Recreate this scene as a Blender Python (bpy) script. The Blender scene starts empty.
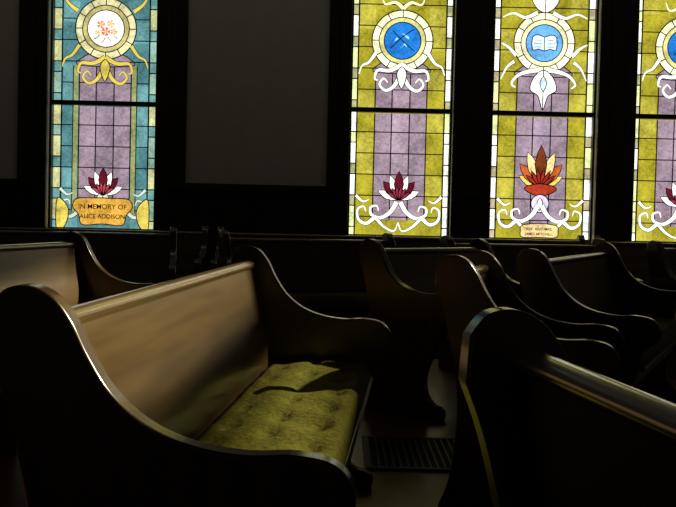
import bpy, bmesh, math, random
from mathutils import Vector, Matrix, noise
random.seed(4)
scene = bpy.context.scene
scene.view_settings.view_transform = 'Standard'
scene.view_settings.look = 'None'

def lin(c):
    o=[]
    for v in c:
        v/=255.0
        o.append(v/12.92 if v<=0.04045 else ((v+0.055)/1.055)**2.4)
    return (o[0],o[1],o[2],1)

# ---------------------------------------------------------------- materials
def base_mat(name):
    m=bpy.data.materials.new(name); m.use_nodes=True
    nt=m.node_tree; b=nt.nodes['Principled BSDF']
    return m,nt,b

def noisy_mat(name,c1,c2,scale=(4,4,4),rough=0.4,bump=0.0,nscale=3.0,spec=0.5,coat=0.0,sheen=0.0):
    m,nt,b=base_mat(name); N=nt.nodes; L=nt.links
    tc=N.new('ShaderNodeTexCoord'); mp=N.new('ShaderNodeMapping'); mp.inputs['Scale'].default_value=scale
    nz=N.new('ShaderNodeTexNoise'); nz.inputs['Scale'].default_value=nscale; nz.inputs['Detail'].default_value=6
    cr=N.new('ShaderNodeValToRGB'); cr.color_ramp.elements[0].color=c1; cr.color_ramp.elements[1].color=c2
    cr.color_ramp.elements[0].position=0.3; cr.color_ramp.elements[1].position=0.7
    L.new(tc.outputs['Object'],mp.inputs['Vector']); L.new(mp.outputs[0],nz.inputs['Vector'])
    L.new(nz.outputs['Fac'],cr.inputs['Fac']); L.new(cr.outputs[0],b.inputs['Base Color'])
    b.inputs['Roughness'].default_value=rough
    b.inputs['Specular IOR Level'].default_value=spec
    b.inputs['Coat Weight'].default_value=coat
    b.inputs['Coat Roughness'].default_value=0.15
    b.inputs['Sheen Weight'].default_value=sheen
    if bump>0:
        bp=N.new('ShaderNodeBump'); bp.inputs['Strength'].default_value=bump; bp.inputs['Distance'].default_value=0.01
        L.new(nz.outputs['Fac'],bp.inputs['Height']); L.new(bp.outputs[0],b.inputs['Normal'])
    return m

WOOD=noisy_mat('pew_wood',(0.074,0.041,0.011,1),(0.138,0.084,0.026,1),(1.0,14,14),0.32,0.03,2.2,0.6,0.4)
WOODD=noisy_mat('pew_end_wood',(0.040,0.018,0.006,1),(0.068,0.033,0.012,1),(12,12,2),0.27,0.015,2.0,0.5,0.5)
REAR_SHADE=noisy_mat('pew_rear_shade_wood',(0.022,0.011,0.005,1),(0.040,0.020,0.009,1),(1,14,14),0.7,0.015,2.0,0.15,0.0)  # darkened matte copy of the wood, paints shade on the pew backs
RAIL=noisy_mat('pew_rail_highlight_wood',(0.13,0.080,0.032,1),(0.20,0.13,0.055,1),(1.0,14,14),0.22,0.01,2.2,0.7,1.0)  # lighter tone puts part of the rail highlight into the colour
CUSH=noisy_mat('cushion_velvet',(0.072,0.070,0.004,1),(0.145,0.132,0.008,1),(1,1,1),0.9,0.6,60,0.12)
WALL=noisy_mat('wall_plaster',(0.62,0.585,0.51,1),(0.68,0.645,0.57,1),(1,1,1),0.9,0.1,8)
TRIM=noisy_mat('dark_trim_wood',(0.013,0.008,0.005,1),(0.024,0.013,0.007,1),(10,10,1),0.5,0.03,3)
FLOOR=noisy_mat('floor_boards',(0.11,0.045,0.026,1),(0.20,0.09,0.052,1),(2,18,1),0.3,0.1,3,0.6)
IRON=noisy_mat('cast_iron',(0.015,0.014,0.013,1),(0.03,0.03,0.028,1),(1,1,1),0.5,0.1,20)
LEAD=noisy_mat('lead_came',(0.006,0.006,0.006,1),(0.012,0.012,0.012,1),(1,1,1),0.6,0.0,20)
CEIL=noisy_mat('ceiling_plaster',(0.12,0.11,0.09,1),(0.15,0.14,0.12,1),(1,1,1),0.9,0.0,5)

_g={}
def glass(rgb,amp=0.55,strength=1.7):
    key=(rgb,amp,strength)
    if key in _g: return _g[key]
    m=bpy.data.materials.new('stained_glass_%d_%d_%d'%rgb); m.use_nodes=True
    nt=m.node_tree; N=nt.nodes; L=nt.links; N.clear()
    out=N.new('ShaderNodeOutputMaterial'); em=N.new('ShaderNodeEmission')
    tc=N.new('ShaderNodeTexCoord'); nz=N.new('ShaderNodeTexNoise'); nz.inputs['Scale'].default_value=30; nz.inputs['Detail'].default_value=6
    nz.inputs['Distortion'].default_value=1.2
    n2=N.new('ShaderNodeTexNoise'); n2.inputs['Scale'].default_value=4.5; n2.inputs['Detail'].default_value=2
    av=N.new('ShaderNodeMath'); av.operation='ADD'
    mr=N.new('ShaderNodeMapRange'); mr.inputs['From Min'].default_value=0.65; mr.inputs['From Max'].default_value=1.35
    mr.inputs['To Min'].default_value=1-amp; mr.inputs['To Max'].default_value=1+amp
    mx=N.new('ShaderNodeVectorMath'); mx.operation='SCALE'
    mx.inputs[0].default_value=lin(rgb)[:3]
    L.new(tc.outputs['Object'],nz.inputs['Vector']); L.new(tc.outputs['Object'],n2.inputs['Vector'])
    L.new(nz.outputs['Fac'],av.inputs[0]); L.new(n2.outputs['Fac'],av.inputs[1]); L.new(av.outputs[0],mr.inputs['Value'])
    L.new(mr.outputs[0],mx.inputs['Scale']); L.new(mx.outputs[0],em.inputs['Color'])
    em.inputs['Strength'].default_value=strength
    L.new(em.outputs[0],out.inputs['Surface'])
    _g[key]=m
    return m

# ---------------------------------------------------------------- helpers
def link(o): scene.collection.objects.link(o)
def empty(name,loc=(0,0,0),rz=0):
    e=bpy.data.objects.new(name,None); e.location=loc; e.rotation_euler=(0,0,rz); e.empty_display_size=0.2; link(e); return e
def obj_from_bm(bm,name,mat,parent=None,smooth=None,bevel=0):
    me=bpy.data.meshes.new(name); bm.normal_update(); bm.to_mesh(me); bm.free()
    for m in (mat if isinstance(mat,list) else [mat]): me.materials.append(m)
    if smooth is not None:
        me.polygons.foreach_set('use_smooth',[True]*len(me.polygons))
        me.set_sharp_from_angle(angle=math.radians(smooth))
    o=bpy.data.objects.new(name,me); link(o)
    if parent: o.parent=parent
    if bevel>0:
        b=o.modifiers.new('bevel','BEVEL'); b.width=bevel; b.segments=3; b.limit_method='ANGLE'; b.angle_limit=math.radians(50)
    return o
def add_box(bm,x0,x1,y0,y1,z0,z1):
    v=[bm.verts.new(p) for p in [(x0,y0,z0),(x1,y0,z0),(x1,y1,z0),(x0,y1,z0),(x0,y0,z1),(x1,y0,z1),(x1,y1,z1),(x0,y1,z1)]]
    for f in [(0,3,2,1),(4,5,6,7),(0,1,5,4),(1,2,6,5),(2,3,7,6),(3,0,4,7)]: bm.faces.new([v[i] for i in f])
def boxes(name,lst,mat,parent=None,bevel=0):
    bm=bmesh.new()
    for b in lst: add_box(bm,*b)
    return obj_from_bm(bm,name,mat,parent,None,bevel)
def catmull(pts,n=6,closed=False):
    out=[]; P=[Vector(p) for p in pts]; m=len(P)
    rng=range(m) if closed else range(m-1)
    for i in rng:
        if closed: p0,p1,p2,p3=P[(i-1)%m],P[i],P[(i+1)%m],P[(i+2)%m]
        else: p0,p1,p2,p3=P[max(i-1,0)],P[i],P[i+1],P[min(i+2,m-1)]
        for k in range(n):
            t=k/n
            out.append(0.5*((2*p1)+(p2-p0)*t+(2*p0-5*p1+4*p2-p3)*t*t+(3*p1-p0-3*p2+p3)*t**3))
    if not closed: out.append(P[-1].copy())
    return out

# ---------------------------------------------------------------- pew
# local frame : X along the length, -Y is the way the sitter faces (u = -y)
FRONT=[(0.005,0.865),(0.03,0.895),(0.07,0.902),(0.11,0.885),(0.142,0.845),(0.17,0.79),(0.21,0.73),(0.27,0.68),(0.345,0.65),(0.43,0.638),
       (0.51,0.641),(0.575,0.628),(0.608,0.59),(0.606,0.548),(0.573,0.517),(0.543,0.49),(0.53,0.44),(0.505,0.36),(0.465,0.29),(0.438,0.21),
       (0.445,0.13),(0.485,0.08),(0.53,0.065),(0.555,0.04),(0.55,0.0)]
REAR=[(0.03,0.0),(0.03,0.05),(0.065,0.15),(0.085,0.3),(0.085,0.45),(0.06,0.6),(0.03,0.72),(0.0,0.80)]
OUT2D=catmull(FRONT,5)+catmull(REAR,4)

def end_panel(name,x0,th,parent):
    bm=bmesh.new()
    vs=[bm.verts.new((x0,-p.x,p.y)) for p in OUT2D]
    f=bm.faces.new(vs)
    r=bmesh.ops.extrude_face_region(bm,geom=[f])
    for e in r['geom']:
        if isinstance(e,bmesh.types.BMVert): e.co.x+=th
    bmesh.ops.recalc_face_normals(bm,faces=bm.faces[:])
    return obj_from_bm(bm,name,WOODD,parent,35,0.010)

def sweep(name,prof,x0,x1,mat,parent,smooth=40,bevel=0.0):
    bm=bmesh.new()
    a=[bm.verts.new((x0,-p[0],p[1])) for p in prof]; b=[bm.verts.new((x1,-p[0],p[1])) for p in prof]
    n=len(prof)
    for i in range(n): bm.faces.new((a[i],a[(i+1)%n],b[(i+1)%n],b[i]))
    bm.faces.new(a[::-1]); bm.faces.new(b)
    bmesh.ops.recalc_face_normals(bm,faces=bm.faces[:])
    return obj_from_bm(bm,name,mat,parent,smooth,bevel)

def cushion(x0,x1,parent,fine):
    bm=bmesh.new()
    L=x1-x0; du=0.375; nx=int(L/(0.02 if fine else 0.06)); ny=22 if fine else 10
    def top(i,j):
        s=i/nx; t=j/ny; x=x0+s*L; u=0.165+t*du
        edge=min(1,min(s*L,(1-s)*L)/0.035,)*1.0; e2=min(1,min(t*du,(1-t)*du)/0.04)
        h=0.052*math.sqrt(max(0,1-(1-edge)**2))*math.sqrt(max(0,1-(1-e2)**2))
        d=0
        for k in range(-1,2):
            row=round((u-0.225)/0.12)+k
            uu=0.225+row*0.12
            if uu<0.2 or uu>0.5: continue
            off=0.13 if row%2 else 0
            xx=round((x-off)/0.26)*0.26+off
            r2=((x-xx)**2/2.5+(u-uu)**2)
            d+=0.013*math.exp(-r2/0.0008)
            d+=0.009*math.exp(-((u-uu)**2)/0.0002)*math.exp(-(x-xx)**2/0.009)
        h-=d*edge*e2
        h+=0.014*noise.noise(Vector((x*5,u*7,0)))*edge*e2
        return (x,-u,0.438+h)
    g=[[bm.verts.new(top(i,j)) for j in range(ny+1)] for i in range(nx+1)]
    for i in range(nx):
        for j in range(ny): bm.faces.new((g[i][j],g[i][j+1],g[i+1][j+1],g[i+1][j]))
    ring=[g[i][0] for i in range(nx+1)]+[g[nx][j] for j in range(1,ny+1)]+[g[i][ny] for i in range(nx-1,-1,-1)]+[g[0][j] for j in range(ny-1,0,-1)]
    low=[bm.verts.new((v.co.x,v.co.y,0.431)) for v in ring]
    n=len(ring)
    for i in range(n): bm.faces.new((ring[i],low[i],low[(i+1)%n],ring[(i+1)%n]))
    bm.faces.new(low)
    bmesh.ops.recalc_face_normals(bm,faces=bm.faces[:])
    return obj_from_bm(bm,'seat_cushion',CUSH,parent,60)

def pew(x,y,adeg,L,fine=False):
    e=empty('church_pew',(x,y,0),math.radians(adeg))
    th=0.05
    end_panel('end_panel_1',0,th,e); end_panel('end_panel_2',L-th,th,e)
    a=th; b=L-th
    fr=catmull([(0.175,0.40),(0.168,0.50),(0.148,0.60),(0.118,0.70),(0.095,0.82)],5)
    prof=[(p.x,p.y) for p in fr]+[(p.x-0.018,p.y) for p in fr[::-1]]
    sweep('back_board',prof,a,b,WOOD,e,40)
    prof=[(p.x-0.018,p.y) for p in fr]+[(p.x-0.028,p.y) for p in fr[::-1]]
    sweep('rear_shade_board',prof,a,b,REAR_SHADE,e,40)  # thin dark layer added to carry the painted shade
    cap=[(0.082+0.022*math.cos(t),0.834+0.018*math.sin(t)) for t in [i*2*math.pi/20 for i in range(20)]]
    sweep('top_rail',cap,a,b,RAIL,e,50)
    sweep('seat_board',[(0.13,0.402),(0.515,0.402),(0.54,0.408),(0.547,0.416),(0.54,0.426),(0.52,0.431),(0.13,0.431)],a,b,WOOD,e,40)
    sweep('seat_apron',[(0.44,0.30),(0.465,0.30),(0.465,0.402),(0.44,0.402)],a,b,WOOD,e,40)
    if L>2.2:
        sweep('middle_support',[(0.12,0.0),(0.40,0.0),(0.42,0.402),(0.15,0.402)],L/2-0.02,L/2+0.02,WOOD,e,40,0.004)
    cushion(a+0.004,b-0.004,e,fine)
    return e

def pew_far(fx,fy,a,L,fine=False):
    r=math.radians(a); return pew(fx-L*math.cos(r),fy-L*math.sin(r),a,L,fine)
pew_far(-0.40,4.18,85.9,2.40,True)
pew_far(-1.47,5.9,79.5,2.6,True)
pew_far(-2.55,7.35,70,2.3)
pew_far(0.175,1.57,98.3,1.9)
pew(0.325,3.68,74,0.62)
pew(0.76,4.70,67,1.9)
pew(0.11,5.85,50,1.1)
pew(0.77,2.50,72,0.85)
for X in (-0.82,0.69,2.1): pew(X,7.5,20,1.25)
pew(-3.6,8.0,8,2.4)
pew(-4.2,9.4,0,3.1); pew(-1.02,9.4,0,3.1); pew(2.16,9.4,0,2.5)

# ---------------------------------------------------------------- room
YW=10.5
HZ=6.6
WIN=[(-2.79,-1.76),(0.08,1.06),(1.43,2.43),(2.79,3.79)]
SILL=0.81; HEAD=4.1; MEET=2.035
segs=[]
xs=-5.0
for a,b in WIN:
    segs.append((xs,a,YW,YW+0.3,0,HZ)); segs.append((a,b,YW,YW+0.3,0,SILL)); segs.append((a,b,YW,YW+0.3,HEAD,HZ)); xs=b
segs.append((xs,5.0,YW,YW+0.3,0,HZ))
boxes('wall_north',segs,WALL)
boxes('wall_west',[(-5.3,-5.0,-2,YW+0.3,0,HZ)],WALL)
# east wall with two unseen high openings shaped to aim the sun at chosen pews
E=[(4.75,7.2,3.95,4.95),(7.85,9.7,4.85,5.35)]
boxes('wall_east',[(5.0,5.3,-2,E[0][0],0,HZ),(5.0,5.3,E[0][1],E[1][0],0,HZ),(5.0,5.3,E[1][1],YW+0.3,0,HZ),
  (5.0,5.3,E[0][0],E[0][1],0,E[0][2]),(5.0,5.3,E[0][0],E[0][1],E[0][3],HZ),
  (5.0,5.3,E[1][0],E[1][1],0,E[1][2]),(5.0,5.3,E[1][0],E[1][1],E[1][3],HZ)],WALL)
for i,(y0,y1,z0,z1) in enumerate(E):  # frames for the unseen sun-shaping openings
    p=empty('window_%d'%(5+i),(5.15,(y0+y1)/2,(z0+z1)/2))
    w=(y1-y0)/2; h=(z1-z0)/2; t=0.03
    fr=[(-.04,.04,-w,w,-h,-h+t),(-.04,.04,-w,w,h-t,h),(-.04,.04,-w,-w+t,-h+t,h-t),(-.04,.04,w-t,w,-h+t,h-t)]
    if i==0: fr.append((-.04,.04,-w+t,w-t,4.23-(z0+z1)/2,4.45-(z0+z1)/2))   # unseen bar added to cast a shadow band on the near pew
    boxes('sash_frame',fr,TRIM,p)
boxes('floor',[(-5.3,5.3,-2,YW+0.3,-0.1,0)],FLOOR)
boxes('ceiling',[(-5.3,5.3,-2,YW+0.3,HZ,HZ+0.1)],CEIL)

# trim on the north wall : wainscot, chair rail, casings, panel mouldings
t=YW
wl=[]
xs=-5.0
for a,b in WIN:
    wl.append((xs,a-0.10,t-0.035,t,0.0,1.25)); xs=b+0.10
wl.append((xs,5.0,t-0.035,t,0.0,1.25))
wl=[w for w in wl if w[1]-w[0]>0.02]
boxes('trim_1',wl,TRIM)                                   # wainscot boards
boxes('trim_2',[(w[0],w[1],t-0.06,t-0.035,1.22,1.29) for w in wl]+[(w[0],w[1],t-0.036,t,1.25,1.29) for w in wl],TRIM,None,0.004)
grooves=[]
for w in wl:
    x=w[0]+0.06
    while x<w[1]-0.03:
        grooves.append((x,x+0.025,t-0.047,t-0.035,0.16,1.2)); x+=0.11
boxes('trim_3',grooves,TRIM,None,0.005)
boxes('baseboard_north',[(-5,5,t-0.06,t-0.036,0,0.15)],TRIM)
boxes('trim_4',[(-1.65,-1.47,t-0.03,t,1.29,HZ),(-0.13,-0.02,t-0.03,t,1.29,HZ),(-3.07,-2.90,t-0.03,t,1.29,HZ),
  (1.17,1.32,t-0.03,t,1.29,HZ),(2.54,2.68,t-0.03,t,1.29,HZ),(3.9,4.1,t-0.03,t,1.29,HZ)],TRIM,None,0.004)

# ---------------------------------------------------------------- stained glass
S=0.00955
class Win:
    def __init__(s,idx,a,b):
        s.cx=(a+b)/2; s.hw=(b-a)/2/S
        s.root=empty('window_%d'%idx,(s.cx,YW+0.12,MEET))
        s.layer=0; s.data={}
        hw=(b-a)/2; z0=SILL-MEET; z1=HEAD-MEET
        boxes('casing',[(-hw-0.10,-hw,-0.17,-0.12,z0-0.02,z1+0.12),(hw,hw+0.10,-0.17,-0.12,z0-0.02,z1+0.12),
            (-hw,hw,-0.17,-0.12,z1,z1+0.12)],TRIM,s.root,0.005)
        boxes('sill',[(-hw-0.12,hw+0.12,-0.20,-0.12,z0-0.07,z0-0.02),(-hw,hw,-0.12,0.0,z0-0.001,z0+0.012)],TRIM,s.root,0.005)
        boxes('sash',[(-hw,-hw+0.02,-0.06,0.06,z0,z1),(hw-0.02,hw,-0.06,0.06,z0,z1),(-hw,hw,-0.055,0.06,-0.022,0.022),
            (-hw,hw,-0.055,0.06,z0,z0+0.03),(-hw,hw,-0.055,0.06,z1-0.03,z1)],TRIM,s.root)
    def add(s,pts,mat):
        s.layer+=1; y=0.03-s.layer*0.00025
        s.data.setdefault(mat.name,(mat,[]))[1].append([(p[0]*S,y,p[1]*S) for p in pts])
    def addq(s,quads,mat,lift=0):
        s.layer+=1; y=0.03-s.layer*0.00025-lift
        for q in quads: s.data.setdefault(mat.name,(mat,[]))[1].append([(p[0]*S,y,p[1]*S) for p in q])
    def rect(s,x0,x1,y0,y1,c): s.add([(x0,y0),(x1,y0),(x1,y1),(x0,y1)],glass(c) if isinstance(c,tuple) else c)
    def disc(s,x,y,r,c,n=40): s.add([(x+r*math.cos(2*math.pi*i/n),y+r*math.sin(2*math.pi*i/n)) for i in range(n)],glass(c) if isinstance(c,tuple) else c)
    def stroke(s,pts,w,mat,smooth=True,taper=False):
        P=catmull(pts,6) if smooth and len(pts)>2 else [Vector(p) for p in pts]
        q=[]; L=[];R=[]
        n=len(P)
        for i,p in enumerate(P):
            d=(P[min(i+1,n-1)]-P[max(i-1,0)]); d.normalize(); nn=Vector((-d.y,d.x))
            ww=w*(1-0.75*i/(n-1)) if taper else w
            L.append(p+nn*ww/2); R.append(p-nn*ww/2)
        for i in range(n-1): q.append([L[i],L[i+1],R[i+1],R[i]])
        s.addq(q,mat)
    def lead(s,pts,w=1.1,smooth=True): s.stroke(pts,w,LEAD,smooth)
    def ribbon(s,pts,w,c,mirror=True,taper=True):
        for m in ((1,-1) if mirror else (1,)):
            P=[(m*p[0],p[1]) for p in pts]
            s.stroke(P,w+1.4,LEAD,True,taper); s.stroke(P,w,glass(c,0.2),True,taper)
    def shape(s,pts,c,mirror=False,n=5):
        for m in ((1,-1) if mirror else (1,)):
            P=[Vector((m*p[0],p[1])) for p in catmull(pts,n,True)]
            s.add(P,glass(c)); s.lead(P+[P[0]],1.0,False)
    def petal(s,bx,by,ang,ln,w,c):
        a=math.radians(ang); d=Vector((math.sin(a),math.cos(a))); nn=Vector((d.y,-d.x)); B=Vector((bx,by))
        P=[B]+[B+d*ln*t+nn*w*k for t,k in ((0.25,0.32),(0.55,0.5),(0.8,0.32))]+[B+d*ln]+[B+d*ln*t-nn*w*k for t,k in ((0.8,0.32),(0.55,0.5),(0.25,0.32))]
        s.add(P,glass(c)); s.lead(P+[P[0]],0.9,False)
    def flush(s):
        for k,(mat,faces) in s.data.items():
            bm=bmesh.new()
            for f in faces:
                vs=[bm.verts.new(p) for p in f]
                try: bm.faces.new(vs)
                except: pass
            obj_from_bm(bm,'lead_cames' if mat is LEAD else 'glass_panes',mat,s.root)

WHITE=(236,240,226); CREAM=(236,228,170); OLIVE=(142,134,36); OLIVE2=(156,148,54); MAUVE=(132,114,126); MAUVE2=(120,98,118)
TEAL=(66,108,112); TEAL2=(84,126,128); BLUE=(30,104,178); RED=(84,18,32); YEL=(190,172,76); LBLUE=(150,205,235)

def common(w,bg,bg2,col,col2,b1,b2,b3):
    H=212; D=-128; e=w.hw
    w.rect(-e,e,D,H,bg)
    y=D; k=0
    while y<H:
        for sx in (-1,1):
            if random.random()<0.4:
                x0,x1=sorted((sx*27,sx*43)); w.rect(x0,x1,y,min(y+21,H),bg2)
        y+=21
    for sx in (-1,1):
        y=D; k=0
        while y<H:
            h=(10.6,21.3)[k%2]; k+=1
            c=b3 if k%2 and random.random()<0.6 else random.choice((b1,b1,b2))
            x0,x1=sorted((sx*44.5,sx*e)); w.rect(x0,x1,y,min(y+h,H),c); w.lead([(x0,y),(x1,y)],1.2,False); y+=h
        w.lead([(sx*44,D),(sx*44,H)],1.5,False)
    for y0,y1 in ((D+18,-3),(3,38)):
        w.rect(-26,26,y0,y1,col); w.rect(-9,9,y0,y1,col2)
        for x in (-26,-9,9,26): w.lead([(x,y0),(x,y1)],1.2,False)
    w.shape([(-26,38),(-23,46),(-12,50),(12,50),(23,46),(26,38)],col)
    y=D+21
    while y<H:
        if abs(y)>6: w.lead([(-44,y),(44,y)],1.1,False)
        y+=21.3

def lotus(w,y,cols,big=1.0):
    for a,l,wd,c in ((-66,24,9,cols[0]),(66,24,9,cols[0]),(-40,26,10,cols[1]),(40,26,10,cols[1]),(-20,28,9,cols[0]),(20,28,9,cols[0]),(0,31,10,cols[1])):
        w.petal(0,y,a,l*big,wd*big,c)
    for a in (-54,54,-30,30,-10,10): w.petal(0,y,a,15*big,4*big,cols[2])

def bottom_scroll(w,c):
    w.ribbon([(2,-92),(8,-102),(18,-108),(27,-105),(28,-98),(22,-96),(20,-101)],4.5,c)
    w.ribbon([(24,-108),(32,-114),(40,-110),(41,-100),(35,-97),(33,-102)],3.8,c)
    w.ribbon([(22,-109),(14,-117),(4,-121),(0,-112)],3.2,c)
    w.ribbon([(43,-86),(36,-92),(30,-90)],3,c)

def medallion(w,cy,r,c_out,c_mid,c_in,c_hi):
    w.disc(0,cy,r+1.2,LEAD); w.disc(0,cy,r,c_out); w.disc(0,cy,r-6,LEAD); w.disc(0,cy,r-7,c_mid); w.disc(0,cy,r-11,LEAD); w.disc(0,cy,r-12,c_in)
    for i in range(12):
        a=math.pi*2*i/12
        w.lead([(math.cos(a)*(r-6.5),cy+math.sin(a)*(r-6.5)),(math.cos(a)*r,cy+math.sin(a)*r)],1,False)
    for i in range(5):
        a=random.random()*6.28
        w.add([(math.cos(a+k)*random.uniform(3,9),cy+math.sin(a+k)*random.uniform(3,9)) for k in (0,0.5,1.0)],glass(c_hi,0.2))

def under_medallion(w,c):
    w.ribbon([(2,34),(8,24),(16,20),(22,26),(18,32),(14,28)],4,c)
    w.ribbon([(0,46),(12,40),(24,40),(27,32),(24,30)],4.5,c)
    w.ribbon([(26,58),(33,48),(40,44),(43,36)],3.5,c)
    w.shape([(0,44),(5,36),(0,22),(-5,36)],c)

def text(w,s1,x,y,size,mat):
    cu=bpy.data.curves.new('inscription','FONT'); cu.body=s1; cu.size=size*S; cu.align_x='CENTER'; cu.extrude=0.0005; cu.offset=0.0006
    cu.materials.append(mat)
    o=bpy.data.objects.new('inscription',cu); link(o); o.parent=w.root; o.rotation_euler=(math.pi/2,0,0)
    w.layer+=4
    o.location=(x*S,0.03-w.layer*0.00025-0.002,y*S)

# window 1 : teal
w=Win(1,*WIN[0]); common(w,TEAL,TEAL2,MAUVE,(122,106,118),(166,168,120),(118,148,132),(90,132,128))
for sx in (-1,1): w.rect(*sorted((sx*27,sx*32)),-110,38,(126,134,84)); w.lead([(sx*32,-110),(sx*32,38)],1,False)
medallion(w,75,30,(192,186,140),(162,154,98),(236,232,216),(205,120,90))
# painted flower spray in the roundel
for (px,py,r0,c) in ((-5,79,4.2,(196,120,104)),(5,80,4.0,(206,150,120)),(0,72,4.6,(186,104,92)),(-8,71,3.2,(214,170,140)),(8,72,3.4,(200,136,110))):
    for i in range(5): w.add([(px,py)]+[(px+r0*math.cos(1.257*i+q),py+r0*math.sin(1.257*i+q)) for q in (-0.5,-0.2,0.2,0.5)],glass(c))
    w.disc(px,py,r0*0.3,YEL,10)
for a,b in (((0,66),(-4,60)),((2,67),(6,61)),((-6,68),(-11,64)),((8,68),(12,65))): w.stroke([a,b],1.0,glass((110,110,70)),False)
under_medallion(w,YEL)
w.ribbon([(28,92),(38,100),(44,112)],4,YEL)
lotus(w,-92,(WHITE,RED,(150,60,70)),0.9)
bottom_scroll(w,(180,190,170))
w.shape([(-26,-96),(-10,-95),(10,-95),(26,-96),(30,-104),(24,-112),(20,-122),(0,-121),(-20,-122),(-24,-112),(-30,-104)],(186,140,56))
w.shape([(-46,-97),(-38,-100),(-34,-110),(-38,-124),(-46,-127)],YEL); w.shape([(46,-97),(38,-100),(34,-110),(38,-124),(46,-127)],YEL)
text(w,'IN MEMORY OF',0,-106,7.0,LEAD); text(w,'ALICE ADDISON',0,-115.5,6.2,LEAD)
w.flush()

# windows 2 and 4
for idx,wn in ((2,WIN[1]),(4,WIN[3])):
    w=Win(idx,*wn); common(w,OLIVE,OLIVE2,MAUVE,(146,126,138),WHITE,(205,214,150),(150,150,110))
    medallion(w,70,30,(230,228,186),(190,184,120),BLUE,LBLUE)
    w.lead([(-12,62),(0,74),(12,82)],0.9); w.lead([(-10,80),(2,68),(12,60)],0.9)
    under_medallion(w,WHITE)
    w.ribbon([(0,102),(8,108),(18,106),(22,114)],4,CREAM)
    lotus(w,-90,(WHITE,RED,(120,40,60)),0.95)
    bottom_scroll(w,WHITE)
    w.flush()

# window 3
w=Win(3,*WIN[2]); common(w,OLIVE,OLIVE2,MAUVE,(140,122,138),WHITE,(205,214,150),(160,150,120))
medallion(w,71,30,(232,226,190),(212,208,160),(90,150,200),WHITE)
w.shape([(0,63),(-6,65),(-12,64),(-12,77),(-6,79),(0,77),(6,79),(12,77),(12,64),(6,65)],(195,215,230),False,2)
w.lead([(0,63),(0,77)],0.8,False)
for k in range(3):
    for sx in (-1,1): w.lead([(sx*3,67+k*3.4),(sx*10,67+k*3.4)],0.5,False)
w.shape([(0,44),(10,36),(13,24),(5,18),(0,4),(-5,18),(-13,24),(-10,36)],WHITE)
w.lead([(0,44),(0,4)],1,False); w.petal(0,22,0,16,7,(200,220,235))
w.ribbon([(5,44),(16,42),(26,38),(32,30),(28,26)],4.5,WHITE)
w.ribbon([(30,52),(37,46),(43,34)],3.5,WHITE)
w.ribbon([(28,58),(36,66),(43,70)],4,WHITE)
w.shape([(0,101),(9,106),(14,116),(8,122),(0,136),(-8,122),(-14,116),(-9,106)],WHITE)
w.lead([(0,101),(0,136)],1,False)
w.ribbon([(8,101),(20,96),(32,100),(42,96)],4,WHITE)
for a,l,wd,c in ((-62,25,9,(214,180,90)),(62,25,9,(214,180,90)),(-42,32,11,(176,86,40)),(42,32,11,(176,86,40)),(-21,38,11,(236,206,140)),(21,38,11,(236,206,140)),(0,43,12,(104,50,24))):
    w.petal(0,-74,a,l,wd,c)
for a in (-50,-30,-10,10,30,50): w.petal(0,-74,a,20,4,(140,40,30))
w.shape([(-16,-74),(0,-70),(16,-74),(10,-80),(0,-82),(-10,-80)],(150,50,30))
w.disc(0,-90,9.5,LEAD); w.disc(0,-90,8.5,(196,186,210)); w.petal(0,-97,0,13,6,WHITE)
bottom_scroll(w,WHITE)
w.shape([(-17,-112),(0,-110),(17,-112),(19,-118),(17,-124),(0,-124),(-17,-124),(-19,-118)],(206,180,124))
text(w,'REV. AND MRS.',0,-117,4.0,LEAD); text(w,'JAMES MITCHELL',0,-122,3.8,LEAD)
w.flush()

# ---------------------------------------------------------------- floor register grate
g=empty('floor_grate',(0.40,4.72,0.0))
fr=[(-.27,.27,-.32,-.29,0.0,.012),(-.27,.27,.29,.32,0.0,.012),(-.27,-.24,-.29,.29,0.0,.012),(.24,.27,-.29,.29,0.0,.012)]
boxes('grate_frame',fr,IRON,g,0.003)
bars=[]
for i in range(1,16): x=-.24+i*0.03; bars.append((x-.004,x+.004,-.29,.29,0.001,.009))
for i in range(1,19): y=-.29+i*0.0305; bars.append((-.24,.24,y-.004,y+.004,0.001,.008))
boxes('grate_bars',bars,IRON,g)
boxes('grate_shade_sheet',[(-.24,.24,-.29,.29,0.0003,0.001)],LEAD,g)  # flat dark sheet stands in for the shade below the bars

# ---------------------------------------------------------------- light
sun=bpy.data.lights.new('sun','SUN'); sun.energy=7.0; sun.angle=math.radians(1.2); sun.color=(1.0,0.90,0.62)
so=bpy.data.objects.new('sun',sun); link(so)
d=Vector((-math.cos(math.radians(30)),-math.sin(math.radians(30)),-0.6))
so.rotation_euler=d.to_track_quat('-Z','Y').to_euler()
# unseen area light added to brighten the north wall and pew tops
ar=bpy.data.lights.new('wall_fill_light','AREA'); ar.shape='RECTANGLE'; ar.size=8.5; ar.size_y=0.3; ar.energy=10; ar.color=(1,0.93,0.82)
ao=bpy.data.objects.new('wall_fill_light',ar); link(ao); ao.location=(0,8.6,5.9)
ao.rotation_euler=Vector((0,2.2,-2.6)).to_track_quat('-Z','Y').to_euler()
wd=bpy.data.worlds.new('dim_interior'); scene.world=wd; wd.use_nodes=True
wd.node_tree.nodes['Background'].inputs[0].default_value=(0.95,0.86,0.74,1); wd.node_tree.nodes['Background'].inputs[1].default_value=0.016

# ---------------------------------------------------------------- camera
cam=bpy.data.cameras.new('camera'); cam.sensor_width=36; cam.lens=1100/676*36; cam.clip_start=0.02
co=bpy.data.objects.new('camera',cam); link(co)
M=Matrix.Translation((0,0,1.03))@Matrix.Rotation(math.radians(90-2.06),4,'X')@Matrix.Rotation(0.024,4,'Z')
co.matrix_world=M
scene.camera=co
